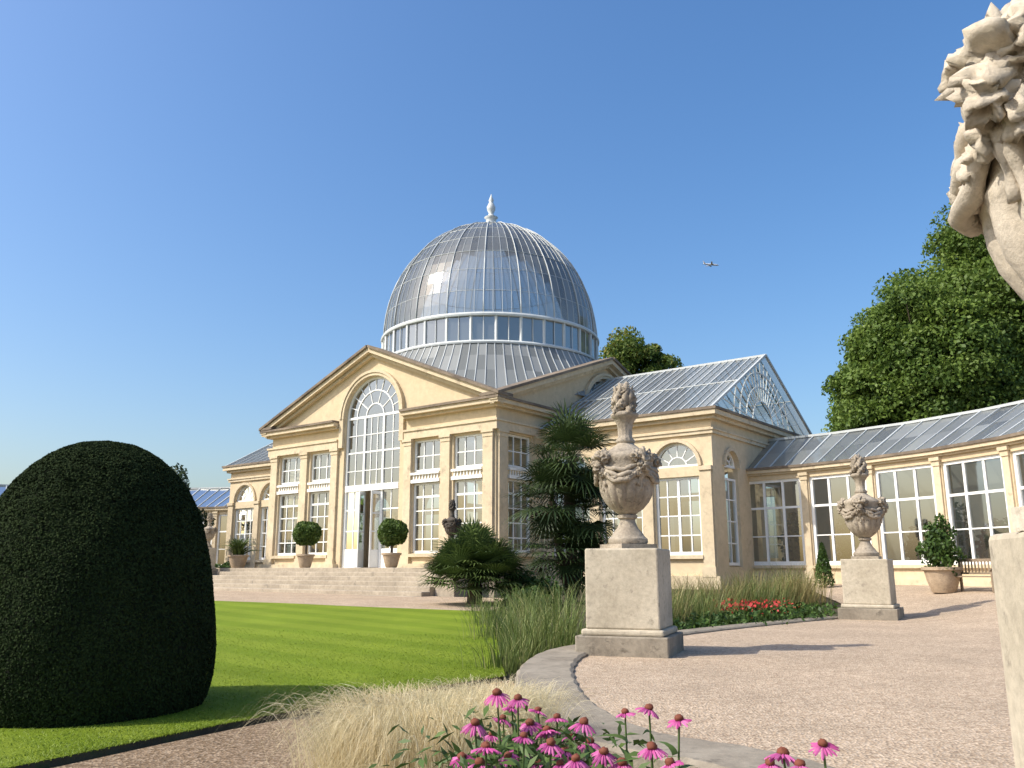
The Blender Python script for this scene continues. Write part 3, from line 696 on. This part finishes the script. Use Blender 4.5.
dup(u1,(P3[0],P3[1],1.34),R(14),'close carved stone urn overhead in the top right corner',1.27,URN_PALE)
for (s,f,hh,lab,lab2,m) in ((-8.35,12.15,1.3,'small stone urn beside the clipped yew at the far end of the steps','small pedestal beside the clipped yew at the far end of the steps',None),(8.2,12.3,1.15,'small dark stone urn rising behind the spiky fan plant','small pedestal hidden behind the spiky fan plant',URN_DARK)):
    x,y,_ = loc2w(s,f); pedestal((x,y,.953),TH,.6,hh,lab2); dup(u1,(x,y,.953+hh),.4,lab,.68,m)

# ------------------------------------------------------------------ planting helpers
def sphere_pts(n, amp=0):
    return unit(rng.normal(size=(n,3)))
def topiary(s, f, br, bz, label):
    x,y,z = loc2w(s,f,ZT); t = thing('potted_topiary_tree',(x,y,z),label,'potted tree')
    mb = MB(); mb.lathe([(r*.86,z_*.9) for r,z_ in [(.26,0),(.3,.05),(.34,.2),(.42,.5),(.44,.58),(.5,.6),(.5,.68),(.43,.69),(.40,.62)]],28); mb.build('pot',TERRA,t,True).modifiers.new('e','EDGE_SPLIT')
    mb = MB(); mb.tube([(0,0,.5),(.01,.02,1.0),(0,0,bz-ZT)],[.06,.05,.05],8); mb.build('stem',BARK,t)
    d = sphere_pts(6500); P = d*(br*(.82+.22*rng.random((6500,1))))*(1+.06*np.sin(d[:,:1]*5+s)+.05*np.sin(d[:,1:2]*6+d[:,2:]*4+f)); P[:,2] = P[:,2]*.86+bz-ZT
    leaves('foliage',P,.06,TOPI,t,d,.6,.9); return t
topiary(-2.1,11.0,.62,2.85,'ball topiary in a stone pot at left of the entrance doors')
topiary(3.6,11.0,.62,2.75,'ball topiary in a stone pot at right of the entrance doors')
def pot_plant(loc, label, ph, pw, kind, cat='potted plant', m=None):
    t = thing('potted_plant',loc,label,cat); q = pw/2
    mb = MB(); mb.lathe([(q*.6,0),(q*.65,.04),(q*.85,ph*.5),(q*.95,ph*.85),(q*1.08,ph*.88),(q*1.08,ph),(q*.92,ph),(q*.9,ph*.9)],28); mb.build('pot',TERRA,t,True).modifiers.new('e','EDGE_SPLIT')
    if kind=='rosette':
        n = 260; blades('leaves',np.c_[rng.normal(size=(n,2))*.1,np.full(n,ph*.9)],.5+1.2*rng.random(n),dirs(n),.3+.9*rng.random(n),.05+.04*rng.random(n),m or SPIKY,t,5,.5)
    else:
        n = 3000; d = sphere_pts(n); r = kind; P = d*rng.random((n,1))**.35*np.array([r,r,r*1.6]); P *= (1+.3*np.sin(d[:,:1]*5+d[:,2:]*7)); P[:,2] += ph+r*1.15
        P[:,:2] *= np.clip(1.25-.5*(P[:,2:]-ph)/(r*2.6),.3,1.3)
        leaves('foliage',P,.065,m or BUSH,t,d,.5,.9)
    return t
pot_plant(loc2w(-8.1,10.5,ZT),'potted plant of arching leaves at the far end of the terrace',.65,1.0,'rosette')
pot_plant((12.85,26,G(12.85,26)),'leafy shrub in a round stone planter beside the bench',.75,1.05,.5)
def bush(loc, label, r, h, m, n=3500, ls=.08, name='garden_bush', cat='bush', cone=False, pw=.3):
    t = thing(name,loc,label,cat)
    d = sphere_pts(n); rad = rng.random((n,1))**pw
    if cone:
        zz = rng.random(n)**.8; a = rng.random(n)*2*np.pi; rr = r*(1-zz)**.75*(.8+.25*rng.random(n))
        P = np.c_[rr*np.cos(a),rr*np.sin(a),.1+zz*(h-.1)]; d = unit(np.c_[np.cos(a),np.sin(a),np.full(n,.4)])
    else:
        P = d*rad*np.array([r,r,h/2]); P *= 1+.18*np.sin(d[:,:1]*6+d[:,1:2]*4)+.12*np.sin(d[:,2:]*9); P[:,2] = np.abs(P[:,2]+h/2)
    leaves('crown',P,ls,m,t,d,.55,.9)
    mb = MB(); mb.tube([(0,0,-.1),(.02,0,h*.3),(0,.02,h*.6)],[.09*r+.02,.06*r+.02,.02],6); mb.build('trunk',BARK,t); return t
bush((11.1,31.0,G(11.1,31.0)-.05),'small pointed shrub against the curved wing wall',.35,1.6,BUSH,1500,.06,cone=True)
bush((-20.4,50,.2),'dark rounded evergreen peeking out right of the clipped yew',2.4,6.4,DARKB,16000,.12,'evergreen_tree','tree')
for i,(x,y,r,h) in enumerate(((-17.3,48.0,1.0,1.7),(-15.6,47.2,.8,1.3),(-18.9,48.5,1.1,2.2))):
    bush((x,y,.2),'low green bush near the left wing, %s from the clipped yew' % ORD[(1,2,0)[i]],r,h,BUSH,2500,.08)

# big clipped yew
yw = thing('clipped_yew',(-5.08,10.6,-.45),'huge dark green clipped yew dome on the lawn at left','topiary')
n = 260000
t_ = rng.random(n); a = rng.random(n)*2*np.pi
def yprof(u):
    return 1.45*np.interp(u,[0,.05,.12,.22,.34,.46,.56,.66,.75,.83,.89,.935,.965,.985,1],[.90,.95,.985,1.0,.99,.955,.91,.845,.77,.67,.56,.445,.335,.225,0])
uu = 1-(1-t_)**1.25; rr = yprof(uu)
wob = 1+.010*np.sin(a*4+uu*6)+.007*np.sin(a*9-uu*11)
rr = rr*wob-np.abs(rng.normal(size=n))*.014
P = np.c_[rr*np.cos(a),rr*np.sin(a),uu*3.22]
d = unit(np.c_[np.cos(a),np.sin(a),.15+uu**2.5*2])
leaves('foliage',P,.0155,YEW,yw,d,.5,.55)
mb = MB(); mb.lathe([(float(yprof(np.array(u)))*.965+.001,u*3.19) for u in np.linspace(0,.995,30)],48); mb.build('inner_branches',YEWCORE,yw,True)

# trees
def tree(loc, label, rx, ry, z0, z1, m, ncl=70, per=330, ls=.26, lr=1.9):
    t = thing('broadleaf_tree',loc,label,'tree')
    cz = (z0+z1)/2; hz = (z1-z0)/2; d = sphere_pts(ncl); rad = .45+.45*rng.random((ncl,1))**.5
    C = d*rad*np.array([rx,ry,hz]); C *= 1+.06*np.sin(d[:,:1]*5+d[:,2:]*4); C[:,2] += cz
    Ps = []; Ns = []; Sh = []
    for i in range(ncl):
        dd = sphere_pts(per); dd[:,2] = np.where(dd[:,2]<-.35,-dd[:,2],dd[:,2]); r = lr*(.5+.8*random.random())
        Ps.append(C[i]+dd*np.array([r,r,r*.85])*(.55+.6*rng.random((per,1)))); Ns.append(dd)
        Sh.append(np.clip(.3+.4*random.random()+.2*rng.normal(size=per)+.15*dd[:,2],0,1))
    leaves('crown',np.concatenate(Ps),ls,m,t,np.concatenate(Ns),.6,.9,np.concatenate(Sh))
    mb = MB(); mb.tube([(0,0,-.3),(.1,0,z0*.6),(0,.1,cz),(0,0,z1*.85)],[.55,.42,.3,.08],10)
    for i in range(0,ncl,5):
        c = C[i]; zb = z0*.8+.4*(c[2]-z0*.8)*.6; mb.tube([(0,0,zb),(c[0]*.5,c[1]*.5,(zb+c[2])/2+.4),tuple(c)],[.2,.12,.03],6)
    mb.build('trunk',BARK,t); return t
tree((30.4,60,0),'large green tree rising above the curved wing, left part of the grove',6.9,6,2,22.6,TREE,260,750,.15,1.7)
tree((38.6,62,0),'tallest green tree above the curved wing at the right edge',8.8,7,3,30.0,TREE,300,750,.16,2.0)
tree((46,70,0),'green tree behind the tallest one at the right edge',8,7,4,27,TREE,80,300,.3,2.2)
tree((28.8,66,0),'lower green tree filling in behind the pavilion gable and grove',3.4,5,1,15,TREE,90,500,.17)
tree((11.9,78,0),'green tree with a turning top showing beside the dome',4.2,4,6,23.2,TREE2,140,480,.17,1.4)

# fan palms
def fan_palm(t, heads, m, hi=75, lo=125, nb=17):
    Vs = []; Fs = []; Sh = []; o = 0
    for hc,nl,sz in heads:
        for k in range(nl):
            az = k*2.399+random.random()*.4; el = R(hi-lo*(k/nl)+random.uniform(-12,12)); z_ = sz*random.uniform(.8,1.15)
            dv = np.array([math.cos(az)*math.cos(el),math.sin(az)*math.cos(el),math.sin(el)])
            base = np.array(hc)+dv*z_*.5; sd = np.cross(dv,[0,0,1.]); sd /= np.linalg.norm(sd)+1e-6; up = np.cross(sd,dv); s0 = random.random()
            pet = np.array(hc); w = sd*.015
            Vs += [pet-w,pet+w,base+w,base-w]; Fs.append([o,o+1,o+2,o+3]); Sh.append(s0); o += 4
            for j in range(nb):
                ph = R(-105+210*j/(nb-1)); ln = z_*.62*(1-.25*abs(ph)/R(105))*random.uniform(.85,1.1)
                d1 = dv*math.cos(ph)+sd*math.sin(ph)+up*.18; mid = base+d1*ln*.6; tip = base+d1*ln+np.array([0,0,-.16*ln-.1*random.random()])
                ww = (np.cross(d1,up)); ww = ww/(np.linalg.norm(ww)+1e-6)*.03*(17/nb)**.5
                Vs += [base-ww*.3,base+ww*.3,mid+ww,mid-ww, mid-ww,mid+ww,tip+ww*.1,tip-ww*.1]
                Fs += [[o,o+1,o+2,o+3],[o+4,o+5,o+6,o+7]]; Sh += [s0,s0]; o += 8
    npmesh('fronds',np.array(Vs),Fs,m,t,Sh)
x,y = 1.95,29.0; t = thing('fan_palm',(x,y,H(x,y)),'dark bushy fan palm standing before the pavilion','palm tree')
mb = MB(); mb.tube([(0,0,-.2),(.05,0,1.5),(0,.05,3.2),(.1,0,4.7)],[.2,.19,.2,.16],10); mb.tube([(0,0,0),(-.35,-.2,1.6),(-.6,-.3,3.3)],[.16,.14,.12],8); mb.tube([(0,0,0),(.35,.1,1.2),(.6,.2,2.6)],[.16,.14,.12],8); mb.build('trunk',BARK,t)
fan_palm(t,[((.1,0,4.75),60,1.9),((-.6,-.3,3.4),44,1.7),((.55,.2,3.0),44,1.6),((-.4,-.3,1.7),40,1.6),((.4,-.2,1.4),34,1.4)],PALM,80,140)
x,y = -1.15,27.0
t = thing('spiky_fan_plant',(x,y,H(x,y)),'rounded spiky green fan plant beside the end of the steps','plant')
fan_palm(t,[((0,0,1.05),75,1.5),((-.6,-.3,.7),50,1.3),((.65,-.2,.7),50,1.3)],SPIKY,88,105,21)
mb = MB(); mb.tube([(0,0,-.2),(0,0,.6),(0,0,1.1)],[.25,.22,.1],8); mb.build('trunk',BARK,t)
for i,(x,y,r,h) in enumerate(((.25,27.4,.7,1.1),(.9,27.0,.7,.9),(.5,25.6,.6,.7))):
    bush((x,y,H(x,y)-.1),'low dark bush at the foot of the fan palm, %s from the spiky plant' % ORD[i],r,h,BUSH,1800,.07)

# grasses
def clump(x, y, r, h, n, label, m, spread=.5, wd=.014, seg=5, droop=.25, cat='grass', z=None, name='grass_clump'):
    t = thing(name,(x,y,(H(x,y) if z is None else z)-.03),label,cat)
    b = rng.normal(size=(n,2))*r*.45; hh = h*(.45+.6*rng.random(n)); dd = unit(np.c_[b,np.zeros(n)]+dirs(n)*r*.6)
    blades('blades',np.c_[b,np.zeros(n)],hh,dd,spread*hh*(.2+.9*rng.random(n)),wd*(.6+.8*rng.random(n)),m,t,seg,droop)
    return t
reeds = [(-.1,14.2,.45,.8),(.35,14.9,.45,1.4),(.85,15.6,.5,1.7),(.1,16.2,.55,1.2),(1.0,17.4,.6,1.7),(-.3,18.2,.6,.9),(.5,20.0,.6,1.3),(-.5,21.0,.7,.8),(.3,23.2,.6,1.2),(-.6,23.6,.7,.8)]
for i,(x,y,r,h) in enumerate(reeds):
    clump(x,y,r,h,210,'tall green reed clump between the lawn and the nearest pedestal, %s from the kerb' % ORD[i],REED,.5,.014)
row = []
for k in range(18):
    u = k/17; x = 2.7+6.7*u+random.uniform(-.35,.35); y = 17.6+8.2*u+random.uniform(.5,2.6); row.append((x,y))
row.sort(key=lambda p: p[0]/p[1])
for i,(x,y) in enumerate(row):
    m = REED if i in (0,1,3,4,6,8,9,12,13,15) else DRY
    clump(x,y,.75,1.2+.6*random.random(),330,'tall %s grass clump in the bed behind the near pedestal, %s from the left' % ('tawny' if m is DRY else 'green',ORD[i]),m,.45,.016)
n = 2600; u = rng.random(n); xx = 3.2+4.8*u+rng.normal(size=n)*.35; yy = 18.2+4.4*u+rng.normal(size=n)*.35
zz = np.array([H(a_,b_) for a_,b_ in zip(xx,yy)])+.08+.32*rng.random(n)
o = leaves('bedding_foliage',np.c_[xx,yy,zz],.06,BUSH,None,None,.5); tag(o,'low green bedding leaves along the kerb between the pedestals','bedding plants',kind='stuff')
n = 360; u = rng.random(n); xx = 5.05+1.8*u+rng.normal(size=n)*.25; yy = 20.7+1.5*u+rng.normal(size=n)*.4
zz = np.array([H(a_,b_) for a_,b_ in zip(xx,yy)])+.2+.36*rng.random(n)
o = leaves('red_bedding_flowers',np.c_[xx,yy,zz],.04,RED,None,np.tile([-.3,-.3,1.],(n,1)),.8); tag(o,'patch of bright red bedding flowers between the pedestals','flowers',kind='stuff')
# straw feather grass
clump(-.58,5.7,.48,1.76,15000,'big blond feather grass clump by the brown path',STRAW,.34,.0048,9,.6,'ornamental grass',-.45,'feather_grass')
clump(-.12,6.5,.36,1.68,6500,'smaller blond feather grass clump against the kerb, behind the pink flowers',STRAW,.31,.0048,9,.6,'ornamental grass',-.45,'feather_grass')

# coneflowers
def petal_mesh(mb, c, tilt, sz, seed):
    Mx = Matrix.Translation(c) @ Matrix.Rotation(tilt[1],4,'Z') @ Matrix.Rotation(tilt[0],4,'Y'); rnd = random.Random(seed); n = 16; base = rnd.uniform(.15,.6)
    for k in range(n):
        a = 2*math.pi*k/n+rnd.uniform(-.1,.1); L = sz*rnd.uniform(.85,1.1); dr = base+rnd.uniform(-.05,.15); ca,sa = math.cos(a),math.sin(a); w = sz*.24
        pts = []
        for u,ww in ((.2,.5),(.5,1),(.8,.95),(1,.4)):
            z = -dr*L*u*u; pts += [(ca*L*u-sa*w*ww*.5,sa*L*u+ca*w*ww*.5,z-.003),(ca*L*u,sa*L*u,z+.002),(ca*L*u+sa*w*ww*.5,sa*L*u-ca*w*ww*.5,z-.003)]
        v = rnd.random()
        mb.add(pts,[(3*i+j,3*i+j+1,3*i+j+4,3*i+j+3) for i in range(3) for j in range(2)],Mx,v)
    return Mx
pix = [(497,694,3.6),(518,699,3.4),(538,711,3.8),(475,724,3.3),(503,719,3.9),(524,737,3.1),(557,718,3.6),(584,723,3.5),(486,748,3.0),(508,757,3.3),(551,744,3.1),(576,760,3.0),(604,753,3.2),(538,764,3.6),(570,737,3.9),(462,758,3.4),
       (512,708,3.9),(530,724,3.7),(547,731,3.6),(492,735,3.7),(565,752,3.5),(522,750,3.6),(590,742,3.7),(480,764,3.2),(560,765,3.1),(598,766,3.4),
       (625,713,3.7),(649,709,3.5),(679,720,3.3),(652,748,3.1),(670,764,3.0),(622,764,3.2),
       (783,754,3.0),(823,745,3.1),(800,766,2.8),(770,764,3.2)]
def cam_ray(px,py,Y):
    u,v = (px-512)/850,(384-py)/850; cp,sp = math.cos(R(12.3)),math.sin(R(12.3)); d = cp-v*sp
    return (u/d*Y, Y, 1.2+(sp+v*cp)/d*Y)
cl = [sorted(pix[:26]),sorted(pix[26:32]),sorted(pix[32:])]
where = ['in the crowded clump beside the blond grass','in the middle group before the kerb','in the small group at the foot of the gravel']
seed = 0
for ci,c in enumerate(cl):
    for i,(px,py,Y) in enumerate(c):
        seed += 1; x,y,z = cam_ray(px,py,Y); g0 = -.45
        t = thing('coneflower',(x,y,g0),'pink coneflower, %s from the left %s' % (ORD[i],where[ci]),'flower','pink coneflowers in the foreground')
        h = z-g0; mb = MB(); sz = random.uniform(.038,.054)
        tl = (random.uniform(-.4,.5),random.uniform(0,6.28))
        petal_mesh(mb,(0,0,h),tl,sz,seed); mb.build('petals',PETAL,t)
        mb = MB(); mb.lump((0,0,h+.006),sz*.36,seed,.3,(1,1,.8),12,9,5); mb.build('cone',CONE,t,True)
        bx,by = random.uniform(-.1,.1),random.uniform(-.1,.1)
        mb = MB(); mb.tube([(bx,by,0),(bx*.6,by*.6,h*.5),(0,0,h-.005)],[.006,.005,.004],6); mb.build('stem',STEM,t)
        k = 10; hb = h*np.linspace(.25,.9,k); dd = dirs(k)
        blades('leaves',np.c_[np.full(k,bx*.4),np.full(k,by*.4),hb],.05+.04*rng.random(k),dd,.07+.06*rng.random(k),.025+.018*rng.random(k),STEM,t,5,.6)
n = 4200; xx = rng.normal(size=n)*.19+.06; yy = 3.5+rng.normal(size=n)*.35; zz = -.42+.98*rng.random(n)
o = leaves('flower_foliage',np.c_[xx,yy,zz],.035,STEM,None,np.tile([0,-.3,1.],(n,1)),.3); tag(o,'low green leaves at the feet of the pink coneflowers','foliage',kind='stuff')

# plants inside the right wing
for i,(fi,r,m,h) in enumerate(((.6,.7,BUSH,2.8),(1.4,.8,BUSH,3.0),(2.35,.7,CRIMSON,2.1),(2.75,.6,BUSH,2.6),(3.3,.7,CRIMSON,2.0),(3.75,.75,BUSH,3.0))):
    p = PR_(fi,WR+1.5,0); w = loc2w(p.x,-p.y,.7)
    bush(w,'%s plant growing behind the wing windows, %s from the pavilion' % ('dark red' if m is CRIMSON else 'leafy green',ORD[i]),r,h,m,1600,.11,'indoor_plant','plant')

# bench
bx,by = 13.4,25.2
b = thing('wooden_bench',(bx,by,G(bx,by)),'weathered wooden bench before the right wing windows','bench',rz=R(-70))
mb = MB()
for k in range(4): mb.box(-.75,.75,-.25+k*.125,-.25+k*.125+.1,.42,.455)
mb.build('seat',WOOD,b)
mb = MB(); mb.box(-.75,.75,.27,.31,.86,.95); mb.box(-.75,.75,.275,.305,.5,.56)
for k in range(13): mb.box(-.69+k*.115-.02,-.69+k*.115+.02,.28,.3,.56,.86)
mb.build('backrest',WOOD,b)
for sx in (-.78,.78):
    for sy,hh in ((-.24,.62),(.29,.95)):
        mb = MB(); mb.box(sx-.03,sx+.03,sy-.03,sy+.03,0,hh); mb.build('leg',WOOD,b)
    mb = MB(); mb.box(sx-.04,sx+.04,-.32,.26,.62,.66); mb.build('armrest',WOOD,b)

# aeroplane
ap = thing('aeroplane',(445,1800,667),'tiny white airliner crossing the blue sky','aeroplane',rz=R(12))
mb = MB(); mb.tube([(-19,0,.8),(-15,0,.4),(-8,0,0),(12,0,0),(16,0,-.1),(18.5,0,-.4)],[.4,1.3,2,2,1.6,.3],12); mb.build('fuselage',PLANEW,ap,True)
for sy in (-1,1):
    mb = MB(); mb.add([(4,sy*1.5,-.8),(-2,sy*1.5,-.8),(-7,sy*17,.8),(-5,sy*17,.8),(4,sy*1.5,-.3),(-2,sy*1.5,-.3),(-7,sy*17,1),(-5,sy*17,1)],BOXF); mb.build('wing',PLANEW,ap)
    mb = MB(); mb.tube([(3.5,sy*6,-1.9),(-.5,sy*6,-1.9)],[1.1,.8],10); mb.build('engine',LEAD,ap)
    mb = MB(); mb.add([(-14,sy*.6,1),(-17,sy*.6,1),(-18.5,sy*6,1.3),(-17,sy*6,1.3)],[(0,1,2,3)]); mb.build('tailplane',PLANEW,ap)
mb = MB(); mb.add([(-12.5,-.15,1.5),(-17.5,-.15,1.5),(-19.5,-.15,7.5),(-17.5,-.15,7.5),(-12.5,.15,1.5),(-17.5,.15,1.5),(-19.5,.15,7.5),(-17.5,.15,7.5)],BOXF); mb.build('tail_fin',PLANEW,ap)

# ------------------------------------------------------------------ light, sky, camera
SE = R(44); sd = Vector((-.955*math.cos(SE),-.296*math.cos(SE),math.sin(SE)))
sun = bpy.data.lights.new('sun','SUN'); sun.energy = 5.0; sun.angle = R(.53); sun.color = (1,.95,.85)
so_ = bpy.data.objects.new('sun',sun); col.objects.link(so_); so_.rotation_euler = sd.to_track_quat('Z','Y').to_euler()
w = bpy.data.worlds.new('World'); sc.world = w; w.use_nodes = True; nt = w.node_tree; nt.nodes.clear()
sk = nt.nodes.new('ShaderNodeTexSky'); sk.sky_type = 'NISHITA'; sk.sun_disc = False; sk.sun_elevation = SE; sk.sun_rotation = math.atan2(sd.x,sd.y)
sk.air_density = 1.15; sk.dust_density = 3.0; sk.ozone_density = 3.0
hs = nt.nodes.new('ShaderNodeHueSaturation'); hs.inputs['Hue'].default_value = .503; hs.inputs['Saturation'].default_value = 1.27; hs.inputs['Value'].default_value = 1.4
bg = nt.nodes.new('ShaderNodeBackground'); bg.inputs[1].default_value = .15
ow = nt.nodes.new('ShaderNodeOutputWorld'); nt.links.new(sk.outputs[0],hs.inputs['Color']); nt.links.new(hs.outputs[0],bg.inputs[0]); nt.links.new(bg.outputs[0],ow.inputs[0])
cam = bpy.data.cameras.new('camera'); co = bpy.data.objects.new('camera',cam); col.objects.link(co); sc.camera = co
cam.sensor_width = 36; cam.lens = 850/1024*36; cam.clip_end = 8000; cam.clip_start = .05
co.location = (0,0,1.2); co.rotation_euler = (R(102.3),0,0)
sc.view_settings.view_transform = 'Standard'; sc.view_settings.look = 'None'; sc.view_settings.exposure = 0
